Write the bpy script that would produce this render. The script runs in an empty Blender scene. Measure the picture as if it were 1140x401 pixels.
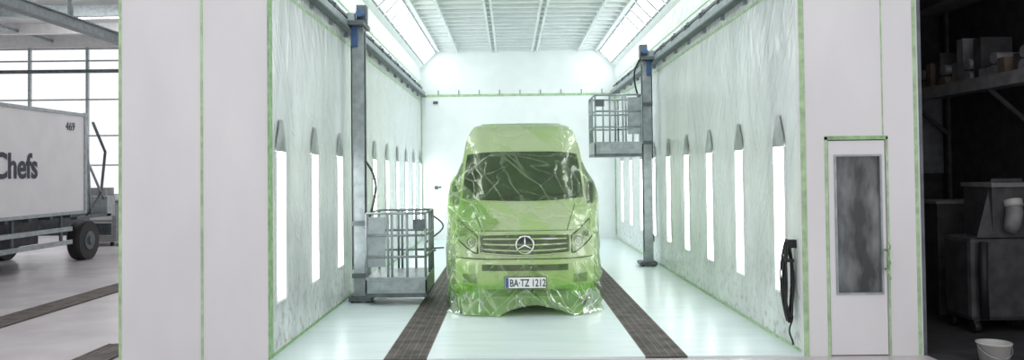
import bpy, math, random
from mathutils import Vector, Matrix, noise
random.seed(4)
S = bpy.context.scene
COL = S.collection

# ---------------------------------------------------------------- materials
def new_mat(name):
    m = bpy.data.materials.new(name); m.use_nodes = True
    nt = m.node_tree; nt.nodes.clear()
    out = nt.nodes.new('ShaderNodeOutputMaterial')
    return m, nt, out

def mat(name, c, rough=0.5, metal=0.0, var=0.08, scale=6.0, bump=0.0, bscale=20.0, c2=None, stretch=(1,1,1), spec=0.5, lo=0.35, hi=0.65):
    m, nt, out = new_mat(name)
    b = nt.nodes.new('ShaderNodeBsdfPrincipled')
    tc = nt.nodes.new('ShaderNodeTexCoord')
    mp = nt.nodes.new('ShaderNodeMapping'); mp.inputs['Scale'].default_value = stretch
    nt.links.new(tc.outputs['Object'], mp.inputs['Vector'])
    n = nt.nodes.new('ShaderNodeTexNoise'); n.inputs['Scale'].default_value = scale
    n.inputs['Detail'].default_value = 6
    nt.links.new(mp.outputs[0], n.inputs['Vector'])
    r = nt.nodes.new('ShaderNodeValToRGB')
    ca = [max(0, v*(1-var)) for v in c]; cb = [min(1, v*(1+var)) for v in c]
    if c2: ca, cb = c2, c
    r.color_ramp.elements[0].position = lo; r.color_ramp.elements[1].position = hi
    r.color_ramp.elements[0].color = (*ca[:3], 1); r.color_ramp.elements[1].color = (*cb[:3], 1)
    nt.links.new(n.outputs['Fac'], r.inputs['Fac'])
    nt.links.new(r.outputs['Color'], b.inputs['Base Color'])
    b.inputs['Roughness'].default_value = rough
    b.inputs['Metallic'].default_value = metal
    b.inputs['Specular IOR Level'].default_value = spec
    if bump > 0:
        n2 = nt.nodes.new('ShaderNodeTexNoise'); n2.inputs['Scale'].default_value = bscale
        n2.inputs['Detail'].default_value = 5
        nt.links.new(mp.outputs[0], n2.inputs['Vector'])
        bp = nt.nodes.new('ShaderNodeBump'); bp.inputs['Strength'].default_value = bump
        bp.inputs['Distance'].default_value = 0.02
        nt.links.new(n2.outputs['Fac'], bp.inputs['Height'])
        nt.links.new(bp.outputs['Normal'], b.inputs['Normal'])
    nt.links.new(b.outputs[0], out.inputs[0])
    return m

def emit(name, c, s):
    m, nt, out = new_mat(name)
    e = nt.nodes.new('ShaderNodeEmission'); e.inputs['Color'].default_value = (*c, 1); e.inputs['Strength'].default_value = s
    nt.links.new(e.outputs[0], out.inputs[0]); return m

def crease(nt, vec, rot, scl, freq, width, dist=1.2, detail=2):
    """thin fold lines: level set of a stretched noise, 1 on the crease"""
    N = nt.nodes.new; L = nt.links.new
    mp = N('ShaderNodeMapping'); mp.inputs['Rotation'].default_value = rot; L(vec, mp.inputs[0])
    mp2 = N('ShaderNodeMapping'); mp2.inputs['Scale'].default_value = scl; L(mp.outputs[0], mp2.inputs[0])
    n = N('ShaderNodeTexNoise'); n.inputs['Scale'].default_value = freq; n.inputs['Detail'].default_value = detail; n.inputs['Distortion'].default_value = dist
    L(mp2.outputs[0], n.inputs['Vector'])
    s = N('ShaderNodeMath'); s.operation = 'SUBTRACT'; s.inputs[1].default_value = .5; L(n.outputs['Fac'], s.inputs[0])
    a = N('ShaderNodeMath'); a.operation = 'ABSOLUTE'; L(s.outputs[0], a.inputs[0])
    r = N('ShaderNodeMapRange'); r.interpolation_type = 'SMOOTHSTEP'; r.inputs[1].default_value = 0; r.inputs[2].default_value = width; r.inputs[3].default_value = 1; r.inputs[4].default_value = 0
    L(a.outputs[0], r.inputs[0]); return r.outputs[0], n.outputs['Fac']

def wall_mat(name, clean, dirty, gy0, gy1, amount=1.0):
    m, nt, out = new_mat(name)
    N = nt.nodes.new; L = nt.links.new
    b = N('ShaderNodeBsdfPrincipled'); tc = N('ShaderNodeTexCoord')
    sep = N('ShaderNodeSeparateXYZ'); L(tc.outputs['Object'], sep.inputs[0])
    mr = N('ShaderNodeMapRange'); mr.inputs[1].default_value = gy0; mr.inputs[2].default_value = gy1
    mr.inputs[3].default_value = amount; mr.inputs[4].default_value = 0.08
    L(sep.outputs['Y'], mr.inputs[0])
    mp = N('ShaderNodeMapping'); mp.inputs['Scale'].default_value = (1, 1.0, 0.35); L(tc.outputs['Object'], mp.inputs[0])
    n = N('ShaderNodeTexNoise'); n.inputs['Scale'].default_value = 1.0; n.inputs['Detail'].default_value = 7; n.inputs['Roughness'].default_value = 0.6
    L(mp.outputs[0], n.inputs['Vector'])
    r = N('ShaderNodeMapRange'); r.inputs[1].default_value = 0.32; r.inputs[2].default_value = 0.68
    L(n.outputs['Fac'], r.inputs[0])
    mu = N('ShaderNodeMath'); mu.operation = 'MULTIPLY'; L(mr.outputs[0], mu.inputs[0]); L(r.outputs[0], mu.inputs[1])
    n3 = N('ShaderNodeTexNoise'); n3.inputs['Scale'].default_value = 9; n3.inputs['Detail'].default_value = 8
    L(tc.outputs['Object'], n3.inputs['Vector'])
    r3 = N('ShaderNodeMapRange'); r3.inputs[1].default_value = 0.52; r3.inputs[2].default_value = 0.7; L(n3.outputs['Fac'], r3.inputs[0])
    zr = N('ShaderNodeMapRange'); zr.inputs[1].default_value = 0.0; zr.inputs[2].default_value = 1.1; zr.inputs[3].default_value = 0.85; zr.inputs[4].default_value = 0.03
    L(sep.outputs['Z'], zr.inputs[0])
    m3 = N('ShaderNodeMath'); m3.operation = 'MULTIPLY'; L(r3.outputs[0], m3.inputs[0]); L(zr.outputs[0], m3.inputs[1])
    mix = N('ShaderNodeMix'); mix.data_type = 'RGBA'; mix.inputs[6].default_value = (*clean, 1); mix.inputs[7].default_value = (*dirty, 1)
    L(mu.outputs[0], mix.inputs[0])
    mix2 = N('ShaderNodeMix'); mix2.data_type = 'RGBA'; mix2.inputs[7].default_value = (0.32, 0.27, 0.23, 1)
    L(m3.outputs[0], mix2.inputs[0]); L(mix.outputs[2], mix2.inputs[6])
    L(mix2.outputs[2], b.inputs['Base Color'])
    b.inputs['Roughness'].default_value = 0.22
    c1, f1 = crease(nt, tc.outputs['Object'], (0.25, 0, 0), (1, 1.2, .22), 1.3, .09, .5, 3)
    c2, f2 = crease(nt, tc.outputs['Object'], (-0.5, 0, 0), (1, 1.8, .5), 1.8, .07, .5, 3)
    ad = N('ShaderNodeMath'); ad.operation = 'ADD'; L(c1, ad.inputs[0]); L(c2, ad.inputs[1])
    ad2 = N('ShaderNodeMath'); ad2.operation = 'MULTIPLY_ADD'; ad2.inputs[1].default_value = .22; L(ad.outputs[0], ad2.inputs[0]); L(f1, ad2.inputs[2])
    bp = N('ShaderNodeBump'); bp.inputs['Strength'].default_value = 0.5; bp.inputs['Distance'].default_value = 0.04
    L(ad2.outputs[0], bp.inputs['Height']); L(bp.outputs['Normal'], b.inputs['Normal'])
    L(b.outputs[0], out.inputs[0]); return m

def film_mat(name, tint_hi, tint_lo, diff, lo_op, hi_op, z0, z1, bstr=.5):
    m, nt, out = new_mat(name)
    N = nt.nodes.new; L = nt.links.new
    tc = N('ShaderNodeTexCoord'); sep = N('ShaderNodeSeparateXYZ'); L(tc.outputs['Object'], sep.inputs[0])
    zr = N('ShaderNodeMapRange'); zr.inputs[1].default_value = z0; zr.inputs[2].default_value = z1
    zr.inputs[3].default_value = 1; zr.inputs[4].default_value = 0; L(sep.outputs['Z'], zr.inputs[0])
    c1, f1 = crease(nt, tc.outputs['Object'], (0, .55, 0), (1, .5, .13), 2.2, .018, .3, 2)
    c2, f2 = crease(nt, tc.outputs['Object'], (0, -.8, 0), (1, .5, .12), 2.4, .014, .3, 2)
    c3, f3 = crease(nt, tc.outputs['Object'], (0, 1.2, .3), (1, .6, .15), 2.0, .012, .3, 2)
    a = N('ShaderNodeMath'); a.operation = 'MAXIMUM'; L(c1, a.inputs[0]); L(c2, a.inputs[1])
    a2 = N('ShaderNodeMath'); a2.operation = 'MAXIMUM'; L(a.outputs[0], a2.inputs[0]); L(c3, a2.inputs[1])
    op = N('ShaderNodeMapRange'); op.inputs[3].default_value = lo_op; op.inputs[4].default_value = hi_op; L(zr.outputs[0], op.inputs[0])
    ad = N('ShaderNodeMath'); ad.operation = 'MULTIPLY_ADD'; ad.inputs[1].default_value = .16; ad.use_clamp = True; L(a2.outputs[0], ad.inputs[0]); L(op.outputs[0], ad.inputs[2])
    th = N('ShaderNodeMapRange'); th.inputs[1].default_value = .46; th.inputs[2].default_value = .58; th.inputs[3].default_value = 0; th.inputs[4].default_value = .35; L(f1, th.inputs[0])
    thm = N('ShaderNodeMath'); thm.operation = 'ADD'; thm.use_clamp = True; L(th.outputs[0], thm.inputs[0]); L(zr.outputs[0], thm.inputs[1])
    tm = N('ShaderNodeMix'); tm.data_type = 'RGBA'; tm.inputs[6].default_value = (*tint_hi, 1); tm.inputs[7].default_value = (*tint_lo, 1); L(thm.outputs[0], tm.inputs[0])
    tr = N('ShaderNodeBsdfTransparent'); L(tm.outputs[2], tr.inputs[0])
    dm = N('ShaderNodeMix'); dm.data_type = 'RGBA'; dm.inputs[6].default_value = (*diff, 1); dm.inputs[7].default_value = (.75, .92, .60, 1); L(a2.outputs[0], dm.inputs[0])  # fold highlights painted in as a pale colour along the creases
    df = N('ShaderNodeBsdfPrincipled'); df.inputs['Roughness'].default_value = 0.25; L(dm.outputs[2], df.inputs['Base Color'])
    tl = N('ShaderNodeBsdfTranslucent'); L(dm.outputs[2], tl.inputs[0])
    h = N('ShaderNodeMath'); h.operation = 'MULTIPLY_ADD'; h.inputs[1].default_value = .14; L(a2.outputs[0], h.inputs[0])
    fs = N('ShaderNodeMath'); fs.operation = 'ADD'; L(f1, fs.inputs[0]); L(f2, fs.inputs[1]); L(fs.outputs[0], h.inputs[2])
    bp = N('ShaderNodeBump'); bp.inputs['Strength'].default_value = bstr; bp.inputs['Distance'].default_value = 0.05
    L(h.outputs[0], bp.inputs['Height']); L(bp.outputs['Normal'], df.inputs['Normal'])
    mx = N('ShaderNodeMixShader'); mx.inputs[0].default_value = 0.3; L(df.outputs[0], mx.inputs[1]); L(tl.outputs[0], mx.inputs[2])
    gl = N('ShaderNodeBsdfGlossy'); gl.inputs['Roughness'].default_value = 0.13; L(bp.outputs['Normal'], gl.inputs['Normal'])
    m1 = N('ShaderNodeMixShader'); L(ad.outputs[0], m1.inputs[0]); L(tr.outputs[0], m1.inputs[1]); L(mx.outputs[0], m1.inputs[2])
    fr = N('ShaderNodeFresnel'); fr.inputs[0].default_value = 1.45; L(bp.outputs['Normal'], fr.inputs['Normal'])
    fm = N('ShaderNodeMath'); fm.operation = 'MULTIPLY_ADD'; fm.inputs[1].default_value = .7; fm.inputs[2].default_value = .03; fm.use_clamp = True; L(fr.outputs[0], fm.inputs[0])
    m2 = N('ShaderNodeMixShader'); L(fm.outputs[0], m2.inputs[0]); L(m1.outputs[0], m2.inputs[1]); L(gl.outputs[0], m2.inputs[2])
    L(m2.outputs[0], out.inputs[0]); return m

M = {}
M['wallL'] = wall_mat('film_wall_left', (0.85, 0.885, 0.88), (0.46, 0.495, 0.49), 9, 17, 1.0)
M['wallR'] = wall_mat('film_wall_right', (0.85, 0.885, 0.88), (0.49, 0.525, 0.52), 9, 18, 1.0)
M['wallB'] = mat('film_wall_back', (0.88, 0.92, 0.915), 0.4, var=0.03, scale=1.5, bump=0.2, bscale=3)
M['front'] = mat('white_panel', (0.78, 0.77, 0.78), 0.45, c2=(0.71, 0.70, 0.715), scale=1.2, bump=0.05, bscale=5, stretch=(1, 1, 0.4))
M['plaster'] = mat('hall_plaster', (0.75, 0.75, 0.75), 0.8, var=0.05)
M['tape'] = mat('green_masking_tape', (0.27, 0.45, 0.22), 0.5, var=0.25, scale=12)
M['tape2'] = mat('pale_green_tape', (0.40, 0.57, 0.34), 0.5, var=0.2, scale=9)
M['ceil'] = mat('ceiling_filter', (0.64, 0.69, 0.69), 0.8, var=0.06, scale=3, bump=0.3, bscale=60)
M['ceilbar'] = mat('ceiling_bar_white', (0.85, 0.89, 0.885), 0.5, var=0.03)
M['floorb'] = mat('floor_film', (0.74, 0.84, 0.835), 0.28, c2=(0.64, 0.77, 0.76), scale=2.2, bump=0.3, bscale=5, stretch=(0.4, 2.4, 1), lo=0.3, hi=0.6)
M['floorh'] = mat('hall_concrete', (0.60, 0.57, 0.58), 0.25, c2=(0.50, 0.475, 0.485), scale=1.3, bump=0.05)
M['grate'] = mat('grate_steel', (0.19, 0.165, 0.15), 0.55, 0.3, c2=(0.09, 0.08, 0.07), scale=5)
M['pitshade'] = mat('grate_pit_shade', (0.02, 0.02, 0.02), 0.9)  # near-black: shade below the bars put into the colour
M['steel'] = mat('galvanised_steel', (0.33, 0.37, 0.38), 0.42, 0.5, var=0.15, scale=8)
M['steeld'] = mat('dark_steel', (0.12, 0.14, 0.15), 0.5, 0.5, var=0.2)
M['blue'] = mat('blue_paint', (0.05, 0.11, 0.25), 0.4, var=0.1)
M['black'] = mat('black_rubber', (0.015, 0.015, 0.017), 0.6, var=0.2)
M['lamp'] = emit('lamp_light', (0.95, 1.0, 0.998), 6.8)
M['lampc'] = emit('ceiling_lamp_light', (0.95, 1.0, 0.998), 9.5)
M['lampt'] = mat('lamp_mask_grey', (0.25, 0.28, 0.275), 0.5, c2=(0.45, 0.49, 0.485), scale=4)
M['paint'] = mat('van_paint', (0.82, 0.82, 0.81), 0.3, var=0.02)
M['glass'] = mat('van_glass', (0.035, 0.05, 0.042), 0.12, var=0.3, scale=3)
M['grille'] = mat('grille_dark', (0.045, 0.05, 0.045), 0.5)
M['chrome'] = mat('chrome', (0.78, 0.80, 0.78), 0.25, 0.9, var=0.03)
M['head'] = mat('headlamp_glass', (0.70, 0.72, 0.70), 0.2, 0.0, var=0.2, scale=14)
M['headr'] = mat('headlamp_reflector', (0.32, 0.34, 0.32), 0.4, 0.0, var=0.2, scale=14)
M['plate'] = mat('plate_white', (0.85, 0.86, 0.84), 0.4, var=0.02)
M['ink'] = mat('ink_dark', (0.02, 0.025, 0.05), 0.5)
M['film'] = film_mat('green_film', (0.89, 0.96, 0.755), (0.68, 0.92, 0.38), (0.45, 0.74, 0.26), 0.08, 0.30, 0.1, 0.85, .5)
M['film2'] = film_mat('green_film_folded', (0.84, 0.95, 0.66), (0.64, 0.90, 0.32), (0.52, 0.80, 0.34), 0.22, 0.34, 0.1, 0.9, .6)
M['twhite'] = mat('truck_white', (0.72, 0.72, 0.73), 0.4, var=0.03, scale=2)
M['dark'] = mat('dark_room_shade', (0.030, 0.030, 0.033), 0.8, var=0.3)  # store's lack of light is put into this near-black base colour
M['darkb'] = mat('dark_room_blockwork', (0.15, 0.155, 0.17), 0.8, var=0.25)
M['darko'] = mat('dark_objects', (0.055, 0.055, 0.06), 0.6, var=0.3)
M['greyo'] = mat('grey_machine', (0.20, 0.20, 0.21), 0.5, var=0.2)
M['brown'] = mat('cardboard', (0.13, 0.10, 0.075), 0.8, var=0.3)
M['white'] = mat('white_plastic', (0.45, 0.45, 0.43), 0.4, var=0.05)
M['hallceil'] = mat('hall_ceiling', (0.72, 0.73, 0.73), 0.8, var=0.05)
M['tube'] = emit('hall_fill_glow', (1, 1, 1), 14)  # emission for the added strips that brighten the hall
M['doorw'] = mat('door_glass_film', (0.26, 0.28, 0.28), 0.1, c2=(0.035, 0.04, 0.04), scale=2.2, bump=0.8, bscale=4, stretch=(2.0, 1, 0.7), lo=.42, hi=.72)

# ---------------------------------------------------------------- mesh builder
class MB:
    def __init__(s): s.v = []; s.f = []; s.m = []; s.ms = []; s.sm = []
    def mi(s, k):
        if k not in s.ms: s.ms.append(k)
        return s.ms.index(k)
    def face(s, idx, k, sm=False): s.f.append(idx); s.m.append(s.mi(k)); s.sm.append(sm)
    def poly(s, pts, k): b = len(s.v); s.v += [tuple(p) for p in pts]; s.face(list(range(b, b+len(pts))), k)
    def box(s, x0, x1, y0, y1, z0, z1, k):
        b = len(s.v)
        s.v += [(x0,y0,z0),(x1,y0,z0),(x1,y1,z0),(x0,y1,z0),(x0,y0,z1),(x1,y0,z1),(x1,y1,z1),(x0,y1,z1)]
        for q in ((0,3,2,1),(4,5,6,7),(0,1,5,4),(1,2,6,5),(2,3,7,6),(3,0,4,7)): s.face([b+i for i in q], k)
    def beam(s, p0, p1, w, h, k):
        p0 = Vector(p0); p1 = Vector(p1); d = (p1-p0).normalized()
        up = Vector((0,0,1)) if abs(d.z) < 0.95 else Vector((0,1,0))
        a = d.cross(up).normalized()*w/2; c = a.cross(d).normalized()*h/2
        b = len(s.v)
        for p in (p0, p1):
            for q in (-a-c, a-c, a+c, -a+c): s.v.append(tuple(p+q))
        for q in ((0,1,2,3),(7,6,5,4),(0,4,5,1),(1,5,6,2),(2,6,7,3),(3,7,4,0)): s.face([b+i for i in q], k)
    def tube(s, pts, r, k, n=8, closed=False):
        pts = [Vector(p) for p in pts]; b = len(s.v); m = len(pts)
        rr = r if isinstance(r, (list, tuple)) else [r]*m
        for i, p in enumerate(pts):
            if closed: d = pts[(i+1) % m]-pts[i-1]
            else: d = pts[min(i+1, m-1)]-pts[max(i-1, 0)]
            d.normalize()
            up = Vector((0,0,1)) if abs(d.z) < 0.9 else Vector((0,1,0))
            if closed or m > 2:
                up = Vector((0.31, 0.2, 0.93)) if abs(d.dot(Vector((0.31,0.2,0.93)).normalized())) < 0.9 else Vector((0,1,0))
            a = d.cross(up).normalized(); c = a.cross(d)
            for j in range(n):
                t = 2*math.pi*j/n; s.v.append(tuple(p+(a*math.cos(t)+c*math.sin(t))*rr[i]))
        for i in range(m if closed else m-1):
            i2 = (i+1) % m
            for j in range(n): s.face([b+i*n+j, b+i*n+(j+1)%n, b+i2*n+(j+1)%n, b+i2*n+j], k, True)
        if not closed:
            s.face([b+j for j in range(n)][::-1], k); s.face([b+(m-1)*n+j for j in range(n)], k)
    def grid(s, P, k, sm=True):
        b = len(s.v); R = len(P); C = len(P[0])
        for row in P: s.v += [tuple(p) for p in row]
        for i in range(R-1):
            for j in range(C-1): s.face([b+i*C+j, b+i*C+j+1, b+(i+1)*C+j+1, b+(i+1)*C+j], k, sm)
    def obj(s, name, parent=None, loc=None, bevel=0.0, solid=0.0):
        me = bpy.data.meshes.new(name); me.from_pydata(s.v, [], s.f)
        for k in s.ms: me.materials.append(M[k])
        for p, mi, sm in zip(me.polygons, s.m, s.sm): p.material_index = mi; p.use_smooth = sm
        me.update()
        o = bpy.data.objects.new(name, me); COL.objects.link(o)
        if loc: o.location = loc
        if parent: o.parent = parent
        if solid:
            q = o.modifiers.new('solid', 'SOLIDIFY'); q.thickness = solid
        if bevel:
            q = o.modifiers.new('bevel', 'BEVEL'); q.width = bevel; q.segments = 2; q.limit_method = 'ANGLE'
        return o

def empty(name, loc=(0,0,0)):
    o = bpy.data.objects.new(name, None); COL.objects.link(o); o.location = loc; o.empty_display_size = 0.2; return o
def box(name, a, k, parent=None, bevel=0.0):
    m = MB(); m.box(*a, k); return m.obj(name, parent, bevel=bevel)

XL, XR, Y0, YB, ZC, ZK = -2.58, 3.12, 8.63, 23.7, 5.60, 5.05
# ---------------------------------------------------------------- shell
box('floor', (-20, 9.5, -3, 30, -0.2, 0.0), 'floorh')
m = MB(); gx = [(-1.36, -0.90), (1.42, 1.87)]
m.box(XL, gx[0][0], Y0, YB, 0, 0.02, 'floorb'); m.box(gx[0][1], gx[1][0], Y0, YB, 0, 0.02, 'floorb'); m.box(gx[1][1], XR, Y0, YB, 0, 0.02, 'floorb')
m.obj('floor_booth')
box('wall_left', (XL-0.12, XL, Y0+0.12, YB, 0, 5.9), 'wallL')
box('wall_right', (XR, XR+0.12, Y0+0.12, YB, 0, 5.9), 'wallR')
box('wall_back', (XL-0.12, XR+0.12, YB, YB+0.12, 0, 5.9), 'wallB')
box('wall_front_left', (-4.17, XL, Y0, Y0+0.12, 0, 6.3), 'front')
box('wall_booth_outer', (-4.17, -4.07, Y0+0.12, YB+0.12, 0, 6.3), 'front')
box('wall_lintel', (XL, XR, Y0, Y0+0.12, 5.75, 6.3), 'front')
DX0, DX1, DZ = 3.395, 4.02, 2.30
m = MB(); m.box(XR, DX0, Y0, Y0+0.12, 0, 6.3, 'front'); m.box(DX1, 4.40, Y0, Y0+0.12, 0, 6.3, 'front'); m.box(DX0, DX1, Y0, Y0+0.12, DZ, 6.3, 'front')
m.obj('wall_front_right')
d = empty('door_1', (0, 0, 0))
m = MB(); m.box(DX0+.01, 3.475, Y0+.01, Y0+.06, .01, DZ-.01, 'front'); m.box(3.965, DX1-.01, Y0+.01, Y0+.06, .01, DZ-.01, 'front')
m.box(3.475, 3.965, Y0+.01, Y0+.06, 2.13, DZ-.01, 'front'); m.box(3.475, 3.965, Y0+.01, Y0+.06, .01, .66, 'front')
m.obj('door_leaf', d)
m = MB()
for a in ((3.468,3.488,.65,2.14),(3.952,3.972,.65,2.14),(3.488,3.952,.65,.67),(3.488,3.952,2.12,2.14)): m.box(a[0],a[1],Y0-.004,Y0+.028,a[2],a[3],'steel')
m.obj('window_frame', d)
box('door_glass', (3.475, 3.965, Y0+.03, Y0+.04, .66, 2.13), 'doorw', d)
m = MB(); m.tube([(3.995,Y0+.01,1.12),(3.995,Y0-.06,1.12),(3.995,Y0-.06,.92),(3.995,Y0+.01,.92)], .012, 'tape', 8)
m.tube([(3.995+.02*math.sin(i*1.3),Y0-.07,1.2-.035*i) for i in range(12)], .008, 'tape', 6)
m.obj('door_handle', d)
# ceiling
m = MB()
m.box(XL+.53, XR-.53, Y0+.12, YB, ZC, ZC+.08, 'ceil')
m.poly([(XL,Y0+.12,ZK),(XL,YB,ZK),(XL+.53,YB,ZC),(XL+.53,Y0+.12,ZC)], 'ceilbar')
m.poly([(XR,YB,ZK),(XR,Y0+.12,ZK),(XR-.53,Y0+.12,ZC),(XR-.53,YB,ZC)], 'ceilbar')
m.box(XL-.12, XR+.12, Y0+.12, YB+.12, 5.9, 6.0, 'hallceil')
m.obj('ceiling')
m = MB()
for x in (-2.03, -1.50, -.50, -.36, .70, .84, 2.05, 2.57):
    m.box(x-.025, x+.025, Y0+.14, YB-.01, ZC-.09, ZC, 'ceilbar')
y = 8.9
while y < YB:
    m.box(XL+.55, XR-.55, y-.035, y+.035, ZC-.06, ZC, 'ceilbar'); y += .5
m.obj('ceiling_grid')
for side_ in (-1, 1):
    y = YB-.25
    m = MB()
    while y > Y0+1.0:
        ya, yb = y-.62, y-.05
        t0, t1 = .24, .80
        def cp(t, yy, off):
            if side_ < 0: return (XL+.53*t+off*.7, yy, ZK+.55*t-off*.7)
            return (XR-.53*t-off*.7, yy, ZK+.55*t-off*.7)
        m.poly([cp(t0,ya,.03), cp(t0,yb,.03), cp(t1,yb,.03), cp(t1,ya,.03)], 'lampc')
        for e in ((t0-.07,t0),(t1,t1+.07)):
            m.poly([cp(e[0],ya-.08,.035), cp(e[0],yb+.05,.035), cp(e[1],yb+.05,.035), cp(e[1],ya-.08,.035)], 'steel')
        m.poly([cp(t0,yb,.035), cp(t0,yb+.13,.035), cp(t1,yb+.13,.035), cp(t1,yb,.035)], 'steel')
        y -= .75
    m.obj('ceiling_lamp_row')
def wall_lamp(side, yc):
    x = XL if side < 0 else XR; s = 1 if side < 0 else -1
    m = MB(); w = .17; z0, z1 = .6, 2.25
    m.poly([(x+s*.02,yc-w-.03,z1),(x+s*.02,yc+w+.03,z1),(x+s*.02,yc+w+.02,z1+.1),(x+s*.02,yc+.06,z1+.36),(x+s*.02,yc-.06,z1+.36),(x+s*.02,yc-w-.02,z1+.1)], 'lampt')
    xa, xb = sorted((x+s*.001, x+s*.02))
    m.box(xa, xb, yc-w-.03, yc-w, z0-.03, z1, 'ceilbar'); m.box(xa, xb, yc+w, yc+w+.03, z0-.03, z1, 'ceilbar'); m.box(xa, xb, yc-w, yc+w, z0-.03, z0, 'ceilbar')
    xa, xb = sorted((x+s*.001, x+s*.016))
    m.box(xa, xb, yc-w, yc+w, z0, z1, 'lamp')
    m.obj('wall_lamp')
for i in range(10): wall_lamp(-1, 9.08+1.58*i)
for i in range(9): wall_lamp(1, 9.32+1.62*i)
# tapes
m = MB(); T = 'tape2'
m.box(XL, XL+.006, Y0+.12, YB, .02, .05, 'tape'); m.box(XL, XL+.012, Y0-.004, Y0+.14, 0, 5.0, 'tape')
m.box(XL, XL+.006, Y0+.12, YB, 4.06, 4.10, T); m.box(XL, XL+.005, Y0+.2, YB, 4.62, 4.64, T)
m.obj('trim_1')
m = MB(); m.box(XR-.006, XR, Y0+.12, YB, .02, .05, T); m.box(XR-.012, XR+.045, Y0-.006, Y0, 0, 6.2, 'tape2')
m.box(XR-.006, XR, Y0+.12, YB, 4.06, 4.10, T); m.box(XR-.006, XR, Y0+.2, YB, 4.62, 4.64, T)
m.obj('trim_2')
m = MB(); m.box(XL, XR, YB-.006, YB, 4.21, 4.28, T); m.box(XL, XL+.03, YB-.006, YB, .1, 4.21, T); m.box(XR-.03, XR, YB-.006, YB, .1, 4.21, T)
m.box(XL, XR, YB-.01, YB, ZK+.5, ZK+.55, 'ceilbar')
for i in range(9): m.box(XL+.5+i*.6, XL+.53+i*.6, YB-.03, YB, 4.26, 4.40, 'steel')
m.obj('trim_3')
m = MB(); m.box(-3.295, -3.27, Y0-.006, Y0, 0, 6.2, T); m.box(-4.17, -4.14, Y0-.006, Y0, 0, 6.2, T); m.obj('trim_4')
m = MB(); t = .03
m.box(DX0-t, DX0, Y0-.006, Y0, 0, DZ+t, 'tape2'); m.box(DX1, DX1+.02, Y0-.006, Y0, 0, DZ+t, 'tape2'); m.box(DX0-t, DX1+.02, Y0-.006, Y0, DZ, DZ+t+.01, 'tape')
m.box(4.325, 4.36, Y0-.006, Y0, 0, 6.2, 'tape2'); m.box(3.985, 3.997, Y0-.005, Y0, DZ+.05, 6.2, 'tape2'); m.box(4.38, 4.41, Y0-.012, Y0, 0, 6.2, 'steeld')
m.obj('trim_5')
def grate(x0, x1, ya, yb):
    m = MB(); m.box(x0, x1, ya, yb, 0.001, .006, 'pitshade')  # flat dark sheet painted as the shade under the grate, no real depth
    for j in range(6):
        x = x0+.006+(x1-x0-.012)*j/5; m.box(x-.006, x+.006, ya, yb, .006, .022, 'grate')
    y = ya+.02
    while y < yb: m.box(x0+.005, x1-.005, y-.011, y+.011, .006, .021, 'grate'); y += .045
    m.obj('floor_grate')
for a, b in gx: grate(a, b, Y0+.0, YB-.05)
grate(-7.25, -6.75, 6.5, 20); grate(-4.75, -4.35, 5.5, 9.6)
for side_ in (-1, 1):
    x = XL if side_ < 0 else XR; s = -side_; m = MB()
    def bx(a, b, *r):
        p, q = sorted((x+s*a, x+s*b)); m.box(p, q, *r)
    bx(.05, .14, Y0+.4, YB-.05, 4.22, 4.34, 'steel'); bx(.05, .17, Y0+.4, YB-.05, 4.20, 4.225, 'steeld'); bx(.03,.06,Y0+.4,YB-.05,4.45,4.49,'steeld')
    y = Y0+.8
    while y < YB: bx(0.001, .06, y-.05, y+.05, 4.15, 4.52, 'steel'); bx(.06, .10, y-.02, y+.02, 4.34, 4.47, 'steeld'); y += 1.1
    m.obj('lift_rail')

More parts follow.
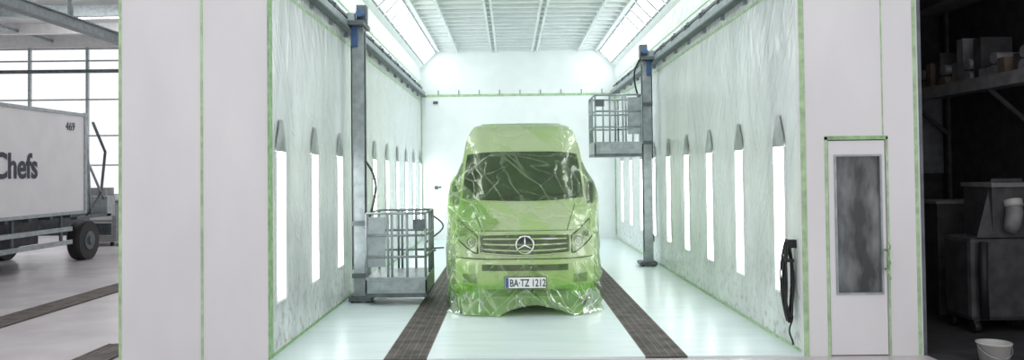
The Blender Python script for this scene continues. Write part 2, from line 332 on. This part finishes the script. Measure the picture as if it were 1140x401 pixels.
# ---------------------------------------------------------------- work platforms
def work_platform(side, cy, zb, W):
    root = empty('work_platform_lift', ((XL+.26) if side < 0 else (XR-.26), cy, 0)); s = -side
    def B(m, x0, x1, *r):
        a, b = sorted((s*x0, s*x1)); m.box(a, b, *r)
    m = MB()
    B(m, -.075, .075, -.09, .09, .10, 4.30, 'steel')
    for q in (-.10, .085): B(m, -.09, .09, q, q+.018, .10, 4.30, 'steel')
    B(m, .075, .10, -.015, .015, .3, 4.2, 'steeld')
    m.obj('column', root, bevel=.006)
    m = MB(); B(m, -.15, .2, -.22, .22, .05, .11, 'steeld')
    for yy in (-.16, .16):
        for xx in (-.1, .14): m.tube([(s*xx, yy-.02, .07), (s*xx, yy+.02, .07)], .048, 'black', 14)
    m.obj('foot_trolley', root)
    m = MB(); B(m, -.15, .12, -.3, .3, 4.26, 4.33, 'steeld'); B(m, -.12, -.02, -.28, -.14, 4.33, 4.45, 'steel'); B(m, -.12, -.02, .14, .28, 4.33, 4.45, 'steel')
    B(m, -.02, .13, -.12, .06, 4.33, 4.60, 'steeld'); m.tube([(s*.05,-.12,4.45),(s*.05,-.24,4.45)], .06, 'blue', 14)
    B(m, -.10, .0, -.16, -.10, 3.95, 4.26, 'blue')
    m.obj('drive_motor', root, bevel=.005)
    m = MB(); B(m, -.11, .13, -.14, .14, zb+.25, zb+.32, 'steeld'); B(m, -.11, .13, -.14, .14, zb+1.05, zb+1.12, 'steeld'); B(m, .10, .14, -.13, .13, zb+.1, zb+1.25, 'steel')
    m.obj('carriage', root)
    m = MB(); x0, x1, ya, yb = .15, .15+W, -.45, .75
    B(m, x0, x1, ya, yb, zb, zb+.06, 'steeld'); B(m, x0, x1, ya, yb, zb+.26, zb+.30, 'steel')
    B(m, x0, x1, ya, ya+.03, zb+.06, zb+.26, 'steel'); B(m, x0, x1, yb-.03, yb, zb+.06, zb+.26, 'steel')
    B(m, x1-.03, x1, ya, yb, zb+.06, zb+.26, 'steel'); B(m, x0, x0+.03, ya, yb, zb+.06, zb+.26, 'steel')
    B(m, x0+.1, x1-.1, ya-.01, ya, zb+.10, zb+.22, 'steel')
    m.obj('platform_deck', root, bevel=.008)
    m = MB(); zt = zb+1.25
    for xx in (x0+.02, x0+.34, x0+.40, x0+W*.68, x1-.02):
        for yy in (ya+.02, yb-.02): m.tube([(s*xx,yy,zb+.28),(s*xx,yy,zt)], .019, 'steel')
    for yy in (0.15, .45): m.tube([(s*(x1-.02),yy,zb+.28),(s*(x1-.02),yy,zt)], .019, 'steel')
    for z in (zt, zb+.92, zb+.60):
        for yy in (ya+.02, yb-.02): m.tube([(s*(x0+.02),yy,z),(s*(x1-.02),yy,z)], .019, 'steel')
        for xx in (x0+.02, x1-.02): m.tube([(s*xx,ya+.02,z),(s*xx,yb-.02,z)], .019, 'steel')
    m.obj('guard_rail', root)
    m = MB(); B(m, x0+.04, x0+.3, ya+.03, ya+.05, zb+.45, zb+1.2, 'steel'); B(m, x1-.2, x1-.02, ya-.02, ya+.05, zb+1.02, zb+1.16, 'steeld')
    m.obj('control_panel', root)
    m = MB(); base = zb+1.25
    pts = []
    for i in range(15):
        t = i/14; pts.append((s*(.10+.16*math.sin(t*math.pi)), -.12, base-.25+t*1.05+.12*math.sin(t*math.pi)))
    m.tube(pts, .018, 'black'); m.tube([(s*-.10, -.11, 4.0-i*.25+.02*math.sin(i)) for i in range(15)], .010, 'black', 6); m.obj('cable', root)
    return root
work_platform(-1, 12.55, .14, .92)
work_platform(1, 16.8, 2.28, .98)

# ---------------------------------------------------------------- van
def interp(z, T):
    if z <= T[0][0]: return T[0][1]
    if z >= T[-1][0]: return T[-1][1]
    for i in range(len(T)-1):
        if T[i][0] <= z <= T[i+1][0]:
            h = T[i+1][0]-T[i][0]; t = (z-T[i][0])/h
            def sl(j):
                if j <= 0: return (T[1][1]-T[0][1])/(T[1][0]-T[0][0])
                if j >= len(T)-1: return (T[-1][1]-T[-2][1])/(T[-1][0]-T[-2][0])
                a = (T[j][1]-T[j-1][1])/(T[j][0]-T[j-1][0]); b = (T[j+1][1]-T[j][1])/(T[j+1][0]-T[j][0])
                return 0 if a*b <= 0 else 2*a*b/(a+b)
            m0, m1 = sl(i)*h, sl(i+1)*h
            return (2*t**3-3*t*t+1)*T[i][1]+(t**3-2*t*t+t)*m0+(-2*t**3+3*t*t)*T[i+1][1]+(t**3-t*t)*m1
YF = [(.22,.14),(.36,.03),(.5,0),(.74,.0),(.80,.05),(1.0,.08),(1.13,.14),(1.22,.27),(1.38,.55),(1.52,.80),(1.57,.87),(1.9,1.16),(2.30,1.50),(2.45,1.68),(2.6,1.92),(2.72,2.2),(2.79,2.6)]
HW = [(.22,.93),(.5,.98),(1.0,.99),(1.5,.97),(1.9,.945),(2.3,.90),(2.55,.85),(2.68,.80),(2.75,.75),(2.79,.65)]
BU = [(.22,.38),(.9,.42),(1.2,.36),(1.5,.32),(2.3,.26),(2.79,.2)]
YR = 5.9
def surf(u, z, off=0.0):
    w = interp(z, HW); yf = interp(z, YF); b = interp(z, BU)
    au = abs(u); x = u*w; y = yf+b*au**4
    dx = w; dy = 4*b*au**3*(1 if u >= 0 else -1)
    n = Vector((dy, -dx, 0)).normalized()
    return Vector((x, y, z))+n*off
def side(sg, y, z, off=0.0): return Vector((sg*(interp(z, HW)+off), y, z))
van = empty('van', (.2, 11.12, 0))
NU = 48
us = [math.sin((i/NU*2-1)*math.pi/2) for i in range(NU+1)]
def ring(z, fo=0.0):
    pts = []
    yc = interp(z, YF)+interp(z, BU)
    ys = [yc+(YR-yc)*t for t in (1,.9,.8,.7,.6,.5,.4,.32,.25,.19,.13,.08,.04)]
    for y in ys: pts.append(side(-1, y, z, fo))
    for u in us: pts.append(surf(u, z, fo))
    for y in reversed(ys): pts.append(side(1, y, z, fo))
    return pts
m = MB(); zs = [.22+i*(2.79-.22)/72 for i in range(73)]
P = [ring(z) for z in zs]; m.grid(P, 'paint')
nr = len(P[0])
m.face([(len(P)-1)*nr+j for j in range(nr)], 'paint'); m.face([j for j in range(nr)][::-1], 'black')
for i in range(len(P)-1): m.face([i*nr, (i+1)*nr, (i+1)*nr+nr-1, i*nr+nr-1], 'paint')
m.obj('body', van)
def patch(m, u0, u1, zb, zt, off, k, nu=24, nz=8):
    R = []
    for j in range(nz+1):
        row = []
        for i in range(nu+1):
            u = u0+(u1-u0)*i/nu; a, b = zb(u), zt(u); row.append(surf(u, a+(b-a)*j/nz, off))
        R.append(row)
    m.grid(R, k)
m = MB(); patch(m, -.95, .95, lambda u: 1.56+.05*u*u, lambda u: 2.31-.05*u**4, .008, 'glass', 40, 16); m.obj('windscreen', van)
m = MB()
for a, b in (((-.55,1.58),(-.02,1.66)), ((.12,1.58),(.72,1.68))):
    m.tube([surf(a[0]+(b[0]-a[0])*t/8, a[1]+(b[1]-a[1])*t/8, .02) for t in range(9)], .010, 'black', 6)
m.obj('wiper_pair', van)
m = MB(); gb = lambda u: .84+.10*u*u; gt = lambda u: 1.125-.03*u*u
patch(m, -.62, .62, gb, gt, .006, 'grille')
for f in (.22, .5, .78):
    m.tube([surf(u, gb(u)+(gt(u)-gb(u))*f, .012) for u in [-.59+1.18*i/20 for i in range(21)]], .016, 'chrome', 8)
fr = [surf(-.62+1.24*i/20, gb(-.62+1.24*i/20), .008) for i in range(21)]+[surf(.62-1.24*i/20, gt(.62-1.24*i/20), .008) for i in range(21)]
m.tube(fr, .012, 'chrome', 8, closed=True); m.obj('grille', van)
m = MB(); cz = .985; cy_ = .035
m.tube([(.12*math.cos(t*math.pi/18), cy_, cz+.12*math.sin(t*math.pi/18)) for t in range(36)], .013, 'chrome', 8, closed=True)
for a in (90, 210, 330):
    a = math.radians(a); m.tube([(0, cy_-.01, cz), (.06*math.cos(a), cy_-.005, cz+.06*math.sin(a)), (.12*math.cos(a), cy_, cz+.12*math.sin(a))], [.02, .012, .006], 'chrome', 6)
m.tube([(0, cy_+.015, cz), (0, .12, cz)], .115, 'grille', 20); m.obj('front_badge', van)
for sg in (-1, 1):
    m = MB()
    def lb(u): t = max(0.0, (abs(u)-.66)/.30); return .86+.20*t**1.4
    def lt(u): t = max(0.0, (abs(u)-.66)/.30); return 1.10+.20*t
    u0, u1 = (sg*.66, sg*.965)
    if sg < 0: u0, u1 = u1, u0
    patch(m, u0, u1, lb, lt, .008, 'head', 14, 8)
    o = [surf(u0+(u1-u0)*i/12, lb(u0+(u1-u0)*i/12), .008) for i in range(13)]+[surf(u1-(u1-u0)*i/12, lt(u1-(u1-u0)*i/12), .008) for i in range(13)]
    m.tube(o, .011, 'grille', 6, closed=True)
    for uu, zz, r in ((.75,1.02,.07),(.87,1.10,.065)):
        c = surf(sg*uu, zz, .012); q = (surf(sg*uu, zz, 1.0)-c).normalized()
        a = q.cross(Vector((0,0,1)))
        m.tube([c+a*r*math.cos(t*math.pi/10)+Vector((0,0,1))*r*math.sin(t*math.pi/10) for t in range(20)], .008, 'headr', 6, closed=True)
        m.tube([c-q*.02, c+q*.003], r*.6, 'headr', 16)
    m.obj('headlamp', van)
m = MB()
patch(m, -.60, .60, lambda u: .635, lambda u: .72, .008, 'grille', 24, 3)
patch(m, -.62, .62, lambda u: .27, lambda u: .38, .008, 'grille', 24, 3)
for sg in (-1, 1):
    a, b = sorted((sg*.68, sg*.88)); patch(m, a, b, lambda u: .46, lambda u: .58, .01, 'headr', 8, 4)
m.tube([surf(-.98+1.96*i/40, .79, .0) for i in range(41)], .010, 'grille', 6)
m.tube([surf(-.9+1.8*i/40, 1.17, .0) for i in range(41)], .006, 'grille', 6)
for sg in (-1,1): m.tube([surf(sg*(.60+.2*i/10), 1.17+.36*i/10, .002) for i in range(11)], .006, 'grille', 6)
m.obj('bumper_trim', van)
m = MB(); m.box(-.285, .285, -.135, -.115, .41, .57, 'black'); m.box(-.277, .277, -.139, -.135, .418, .562, 'plate'); m.box(-.273, -.228, -.142, -.139, .422, .558, 'blue')
m.box(-.2,.2,-.115,.02,.45,.53,'grille')
m.obj('licence_plate', van)
def text(body, size, loc, rot, parent, name, k, sx=1.0, ext=.002, off=.012):
    c = bpy.data.curves.new(name, 'FONT'); c.body = body; c.size = size; c.extrude = ext; c.align_x = 'LEFT'; c.offset = size*off
    c.materials.append(M[k]); o = bpy.data.objects.new(name, c); COL.objects.link(o); o.location = loc; o.rotation_euler = rot; o.scale = (sx, 1, 1)
    o.parent = parent; return o
text('BA·TZ 1212', .14, (-.215, -.141, .44), (math.pi/2, 0, 0), van, 'plate_text', 'ink', .70)
m = MB()
for sg in (-1, 1):
    R = []
    for j in range(7):
        z = 1.52+.62*j/6; ys0 = interp(z, YF)+interp(z, BU)+.12
        R.append([side(sg, ys0+(2.75-ys0)*i/8, z, .006) for i in range(9)])
    m.grid(R, 'glass')
    for yy in (1.35, 2.85, 4.1): m.tube([side(sg, yy, .45+i*.2, .001) for i in range(6)], .007, 'grille', 6)
    m.tube([side(sg, 1.4+i*.45, 1.0, .012) for i in range(10)], .022, 'grille', 6)
m.obj('side_windows', van)
for sg in (-1, 1):
    for yy in (1.02, 4.65):
        m = MB(); x = sg*.90
        m.tube([(x-.12*sg, yy, .366), (x+.07*sg, yy, .366)], .345, 'black', 28); m.tube([(x+.06*sg, yy, .366), (x+.085*sg, yy, .366)], .2, 'steel', 20)
        m.obj('wheel', van)
    m = MB(); x = sg*1.03
    R = []
    for j in range(9):
        t = j/8*math.pi; z = 1.66-.17*math.cos(t); r = .35+.65*max(0,math.sin(t))**.5
        R.append([(x+.055*r*math.cos(a*math.pi/8), 1.28+.06*r*math.sin(a*math.pi/8), z) for a in range(17)])
    m.grid(R, 'grille'); m.tube([(sg*.9,1.34,1.50),(sg*1.02,1.30,1.55)], .03, 'grille'); m.obj('wing_mirror', van)
def ridged(v): return 1-abs(noise.noise(v))*2
def sharp(v): return max(0.0, 1-abs(noise.noise(v))*7)
def sst(a, b, x):
    t = max(0.0, min(1.0, (x-a)/(b-a))); return t*t*(3-2*t)
def dsp(p, n):
    z = p.z
    f = .018+(.06*(1-z/.95) if z < .95 else 0)
    lw = max(0, min(1, (1.15-z)/.9))
    a = Vector((p.x*1.5+p.y*.7+z*.8, p.y*.5, z*.4)); c = Vector((p.x*1.8-z*1.1+4, p.y*.6, z*.4+3)); e = Vector((p.x*.6+8, p.y*.9, z*1.8+p.x*1.2))
    d = f+(.006+.034*lw)*sharp(a)+(.006+.034*lw)*sharp(c)+(.004+.010*lw)*sharp(e)
    d += (.004+.035*lw)*ridged(Vector((p.x*2.8, p.y*1.7, z*.4)))
    hang = 1-sst(1.72, 2.2, z)
    lat = sst(.72, .93, abs(p.x))
    d += lat*hang*(.155-.045*lw)*math.exp(-((p.y-1.28)/.52)**2)
    # loose skirt spreads out near the floor in irregular pleats
    if z < .4:
        k = (1-z/.4)**1.6
        d += k*(.03+.09*max(0, noise.noise(Vector((p.x*2.6, p.y*2.2, 9)))+.15))
    return d
NZ = 170
zs2 = [.02+i*(2.79-.02)/NZ for i in range(NZ+1)]
us = [math.sin((i/180*2-1)*math.pi/2) for i in range(181)]
def ring2(z):
    pts = []; yc = interp(z, YF)+interp(z, BU); K = [1-i/54 for i in range(54)]
    K = [k**1.3 for k in K]
    for t in K: pts.append((side(-1, yc+(YR-yc)*t, z), Vector((-1,0,0))))
    for u in us: p = surf(u, z); pts.append((p, surf(u, z, 1)-p))
    for t in reversed(K): pts.append((side(1, yc+(YR-yc)*t, z), Vector((1,0,0))))
    out = []
    for p, n in pts:
        q = p+n*dsp(p, n)
        hem = max(0, (.45-z)/.43)
        q.z += hem*(.06*noise.noise(Vector((p.x*3, p.y*2, 1)))+.02) + .012
        if n.y < -.5 and abs(p.x-.12) < .5: q.z += hem*.13*(1-((p.x-.12)/.5)**2)
        q.z = max(q.z, .022)
        out.append(q)
    return out
m = MB(); P = [ring2(z) for z in zs2]
m.grid(P, 'film')
nr = len(P[0]); top = [Vector(p)+Vector((0,0,.012)) for p in P[-1]]
b = len(m.v); m.v += [tuple(p) for p in top]; m.face([b+j for j in range(nr)], 'film')
for j in range(nr-1): m.face([(len(P)-1)*nr+j, (len(P)-1)*nr+j+1, b+j+1, b+j], 'film')
m.obj('masking_film', van)
m = MB(); R = []
for j in range(61):
    t = j/60; row = []
    for i in range(61):
        s_ = i/60
        u = -1+(.66-.26*t)*s_
        zt = 1.95-.44*s_; zb_ = .95+.33*s_
        z = zb_+(zt-zb_)*t
        p = surf(max(u, -1), z); n = surf(max(u,-1), z, 1)-p
        dd = dsp(p, n)+.02+.025*sharp(Vector((p.x*3+z*3, 2, z*1)))+.02*ridged(Vector((p.x*4-z*3, 6, z)))
        row.append(p+n*dd)
    R.append(row)
m.grid(R, 'film2'); m.obj('masking_film_fold', van)
# loose hem: two corner lobes lying on the floor, lifted under the middle of the bumper
m = MB(); R = []
for j in range(21):
    t = j/20; row = []
    for i in range(201):
        u = -1+2*i/200; p = surf(u, .25); n = surf(u, .25, 1)-p
        mid = max(0, 1-((u-.12)/.5)**2)
        dd = .11+.10*t*(.5+.8*max(0, noise.noise(Vector((u*3.2, 0, 7)))))*(1-.5*mid)+.05*sharp(Vector((u*3.2, t*.8, 4)))+.02*ridged(Vector((u*9, t, 4)))
        q = p+n*dd; q.z = (.40-.1*mid)*(1-t)**1.3+.028+.05*abs(noise.noise(Vector((u*4, t*.6, 1))))*(1-t*.6)+.13*mid*(.4+.6*t)
        row.append(q)
    R.append(row)
m.grid(R, 'film2'); m.obj('masking_film_hem', van)

# ---------------------------------------------------------------- cable coil
m = MB()
for k in range(9):
    pts = []; rx = .035+.022*random.random(); rz = .38+.08*random.random(); oz = .80-.05*random.random(); ph = random.random()*6
    for i in range(30):
        t = 2*math.pi*i/30
        pts.append((XR-.085+rx*math.cos(t)+.008*math.sin(3*t+ph), Y0+.20+.012*k+.01*math.sin(2*t+ph), oz+rz*math.sin(t)))
    m.tube(pts, .010, 'black', 6, closed=True)
m.box(XR-.10, XR, Y0+.20, Y0+.28, 1.13, 1.22, 'black'); m.box(XR-.13, XR-.035, Y0+.18, Y0+.33, .98, 1.01, 'black')
m.tube([(XR-.06+.02*math.sin(i*.8), Y0+.25, .45-.038*i) for i in range(11)], .010, 'black', 6)
m.obj('cable_coil')
m = MB(); m.tube([(-1.95+.25*math.sin(i*.5), 20.5+.1*i*.3, .9-.085*i if i < 10 else .05) for i in range(16)], .02, 'black', 6)
m.tube([(-2.0,20.4,.05),(-2.0,20.4,1.0)], .02, 'steel'); m.box(-2.12,-1.88,20.28,20.52,.02,.06,'steeld'); m.obj('air_hose_stand')
m = MB(); m.box(-2.2, -2.1, YB-.05, YB, 1.5, 1.6, 'steeld'); m.tube([(-2.15,YB-.05,1.55),(-2.0,YB-.05,1.57)], .02, 'steeld', 6); m.box(-2.22,-2.08,YB-.05,YB,4.0,4.08,'steeld'); m.obj('wall_switch')

# ---------------------------------------------------------------- truck (left hall)
tr = empty('box_truck', (-10, 0, 0))
m = MB(); m.box(-2.5, 0, 9.5, 19.07, 1.15, 3.46, 'twhite'); m.obj('cargo_box', tr, bevel=.02)
m = MB()
for z in (1.13, 3.40): m.box(0, .02, 9.5, 19.09, z, z+.07, 'steel')
m.box(-.02, .025, 19.0, 19.10, 1.13, 3.49, 'steel'); m.box(-2.5, 0, 19.07, 19.10, 1.15, 3.46, 'twhite')
m.obj('box_frame', tr)
text('the Chefs', .72, (.012, 14.62, 1.98), (math.pi/2, 0, math.pi/2), tr, 'lettering', 'ink', .89, off=.022)
text('469', .26, (.012, 18.2, 3.05), (math.pi/2, 0, math.pi/2), tr, 'fleet_number', 'ink', 1, off=0)
m = MB()
m.box(-.9, -.7, 9.5, 20.6, .75, 1.1, 'steeld'); m.box(-1.8, -1.6, 9.5, 20.6, .75, 1.1, 'steeld')
for i in range(12): m.box(-2.4, -.05, 9.7+.8*i, 9.8+.8*i, 1.05, 1.14, 'steeld')
for z in (.45, .75): m.box(-.1, -.05, 12, 18.6, z, z+.1, 'steel')
for yy in (12.6, 14.5, 16.4, 18.2): m.box(-.14, -.1, yy, yy+.08, .45, 1.1, 'steeld')
m.box(-1.5, -.3, 13, 14.5, .5, 1.05, 'darko'); m.box(-1.2, -.2, 16.2, 17.5, .55, 1.1, 'darko'); m.box(-.15,.0,18.7,20.3,1.0,1.06,'steeld')
m.box(-2.4,-.1,20.5,20.6,.5,.8,'steeld')
m.obj('chassis', tr)
for yy in (19.45, 12.0):
    for xx in (-.4, -2.35):
        m = MB(); m.tube([(xx, yy, .46), (xx+.3, yy, .46)], .46, 'black', 28); m.tube([(xx+.29, yy, .46), (xx+.32, yy, .46)], .22, 'steeld', 20); m.tube([(xx+.3, yy, .46), (xx+.37, yy, .46)], .1, 'steeld', 12)
        m.obj('truck_wheel', tr)
m = MB()
m.tube([(-.1,19.3,1.05),(-.1,20.0,1.6),(-.1,20.2,2.6),(-.1,19.6,3.3)], .035, 'steeld'); m.tube([(-.1,19.4,2.3),(-.1,20.4,1.1)], .03, 'steel'); m.tube([(-.1,19.3,3.2),(-.1,19.5,1.1)], .03, 'steel')
m.box(-.5,0,20.1,20.5,1.0,1.5,'steel')
m.obj('lift_arm', tr)
m = MB(); m.box(-12.6,-11.2,23,24.4,.12,1.25,'greyo'); m.box(-12.5,-11.3,22.98,23,.3,.7,'steel'); m.box(-12.5,-11.3,22.98,23,.75,1.15,'white'); m.box(-12.65,-11.15,22.95,24.45,1.25,1.3,'steeld')
for a in (-12.4,-11.4):
    for b_ in (23.2,24.2): m.tube([(a-.03,b_,.06),(a+.03,b_,.06)], .06, 'black', 12)
m.obj('tool_cabinet')
m = MB(); m.box(-14.6,-13.2,27,28,.0,.95,'white'); m.box(-14.7,-13.1,26.95,28.05,.95,1.0,'steeld'); m.box(-14.2,-13.6,27.2,27.8,1.0,1.6,'greyo'); m.obj('workbench')

m = MB(); m.box(-20, -2, 30, 30.2, 0, 1.3, 'plaster'); m.box(-20, -2, 30, 30.2, 6.8, 7.6, 'plaster'); m.obj('wall_hall_back')
box('wall_hall_left', (-20.2, -20, -3, 30.2, 0, 7.6), 'plaster')
m = MB(); x = -20
while x < -2: m.box(x-.04, x+.04, 30.02, 30.14, 1.3, 6.8, 'steel'); x += 2.15
for z in (1.3, 2.4, 3.5, 4.85, 6.3, 6.75): m.box(-20, -2, 30.04, 30.12, z-.025, z+.025, 'steel')
m.box(-20, -2, 29.98, 30.16, 5.85, 5.97, 'steeld')
m.obj('window_1')
m = MB(); m.box(-20, -4.2, 14, 30.2, 7.3, 7.45, 'hallceil'); m.obj('ceiling_hall')
m = MB()
for yy in (16, 19, 22, 25, 28): m.box(-20, -4.2, yy-.12, yy+.12, 6.95, 7.3, 'steel' if yy % 2 else 'plaster')
m.box(-12.1, -11.8, 14, 30, 6.05, 6.30, 'steeld'); m.box(-12.15, -11.75, 14, 30, 6.30, 6.34, 'steeld')
for yy in (16, 19, 22, 25, 28): m.box(-12, -11.9, yy-.05, yy+.05, 6.34, 6.98, 'steeld')
for xx in (-17, -14, -9, -6.5): m.box(xx-.06, xx+.06, 14, 30, 7.0, 7.1, 'steel')
m.obj('ceiling_beams')
for yy in (17.5, 20.5, 23.5, 26.5):
    box('added_fill_strip', (-15.5, -5.5, yy-.08, yy+.08, 7.2, 7.27), 'tube')  # glowing strips added only to brighten the hall

# ---------------------------------------------------------------- dark store on the right
RX1, RY1 = 6.75, 12.6
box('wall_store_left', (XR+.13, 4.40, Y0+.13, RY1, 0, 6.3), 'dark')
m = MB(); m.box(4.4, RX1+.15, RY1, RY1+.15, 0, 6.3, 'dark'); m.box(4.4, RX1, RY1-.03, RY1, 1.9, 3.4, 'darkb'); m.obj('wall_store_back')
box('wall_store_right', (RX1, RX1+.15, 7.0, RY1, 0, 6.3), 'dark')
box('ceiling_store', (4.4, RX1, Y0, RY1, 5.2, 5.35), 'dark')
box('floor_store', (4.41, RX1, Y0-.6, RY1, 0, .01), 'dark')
sh = empty('storage_shelf', (0, 0, 0))
m = MB()
for z in (3.05, 4.35): m.box(6.05, 6.72, 8.2, 12.5, z, z+.06, 'greyo')
m.box(6.0, 6.05, 8.2, 12.5, 2.98, 3.14, 'greyo'); m.box(6.0, 6.05, 8.2, 12.5, 4.3, 4.42, 'darko')
for yy in (8.3, 10.3, 12.3):
    m.box(6.68, 6.73, yy, yy+.06, 0.01, 4.9, 'darko'); m.beam((6.7,yy+.03,2.5),(6.1,yy+.03,3.03),.04,.05,'darko')
m.obj('shelf_frame', sh)
m = MB()
for i in range(20):
    y = 8.35+.2*i; w = .12+.08*random.random(); h = .15+.5*random.random(); k = random.choice(['darko','brown','greyo','brown','darko'])
    if i % 3 == 0:
        m.tube([(6.15, y+.09, 3.11+.09), (6.6, y+.11, 3.11+.09)], .085, k, 14); m.tube([(6.15, y+.07, 3.11+.26), (6.6, y+.09, 3.11+.26)], .075, 'greyo', 14)
    else: m.box(6.12+.1*random.random(), 6.6, y, y+w, 3.11, 3.11+h, k)
    m.box(6.12, 6.6, y, y+.17, 4.41, 4.41+.25*random.random()+.1, k)
m.obj('stored_boxes', sh)
mc = empty('dust_extractor', (5.85, 9.95, 0))
m = MB(); m.box(-.38, .45, -.30, .30, .15, 1.15, 'darko'); m.obj('housing', mc, bevel=.06)
m = MB(); R = []
for j in range(9):
    t = j/8; z = 1.15+.7*t; R.append([(-.30+.25*t+(.72-.35*t)*i/6, -.31+.1*t, z) for i in range(7)])
m.grid(R, 'darko'); m.box(-.1,.5,-.3,.3,1.15,1.75,'darko'); m.box(-.12,.55,-.33,.33,1.75,1.80,'greyo'); m.obj('hood', mc)
m = MB(); m.tube([(.08,-.36,1.25),(.08,-.40,1.32),(.1,-.40,1.45),(.12,-.34,1.55)], .09, 'greyo', 14); m.tube([(.12,-.36,1.52),(.12,-.34,1.60)], .10, 'white', 14); m.tube([(-.25,-.36,.2),(-.3,-.42,.7),(-.25,-.36,1.1)], .05, 'black', 10); m.obj('duct', mc)
m = MB()
for a in (-.3,.35):
    for b_ in (-.24,.24): m.tube([(a-.04,b_,.085),(a+.04,b_,.085)], .075, 'black', 12); m.box(a-.03,a+.03,b_-.03,b_+.03,.08,.17,'steeld')
m.obj('castors', mc)
m = MB(); m.box(5.75,6.6,10.9,11.5,.01,1.5,'darko'); m.box(5.73,6.62,10.88,11.52,1.5,1.54,'greyo'); m.box(5.8,6.5,10.885,10.9,.9,1.4,'darko'); m.box(5.8,6.5,10.885,10.9,.15,.8,'darko'); m.box(6.1,6.14,10.87,10.89,.9,1.1,'steel'); m.obj('parts_cabinet')
m = MB(); n = 28; R = []
for r, z in ((.0,.012),(.13,.012),(.155,.21),(.165,.21),(.165,.225),(.148,.225),(.125,.03),(0,.03)):
    R.append([(4.87+r*math.cos(2*math.pi*i/n), 8.2+r*math.sin(2*math.pi*i/n), z) for i in range(n+1)])
m.grid(R, 'white')
m.tube([(4.87+.168*math.cos(math.pi*i/12), 8.2-.168*math.sin(math.pi*i/12)*.8, .20-.12*math.sin(math.pi*i/12)) for i in range(13)], .005, 'steel', 6); m.obj('bucket')

# ---------------------------------------------------------------- world + camera
w = bpy.data.worlds.new('World'); S.world = w; w.use_nodes = True
bg = w.node_tree.nodes.get('Background') or w.node_tree.nodes.new('ShaderNodeBackground')
bg.inputs[0].default_value = (0.98, 0.98, 1.0, 1); bg.inputs[1].default_value = 1.05

cam = bpy.data.cameras.new('camera'); co = bpy.data.objects.new('camera', cam); COL.objects.link(co)
cam.sensor_width = 36; cam.lens = 36*900/1140
pitch = .022; roll = -.011
co.matrix_world = Matrix.Translation((0, 0, 2.0)) @ Matrix.Rotation(math.pi/2+pitch, 4, 'X') @ Matrix.Rotation(roll, 4, 'Z')
cam.shift_x = 3/1140; cam.shift_y = -(9.5+900*math.tan(pitch))/1140
cam.clip_end = 200
S.camera = co
S.view_settings.view_transform = 'Standard'
S.view_settings.look = 'None'
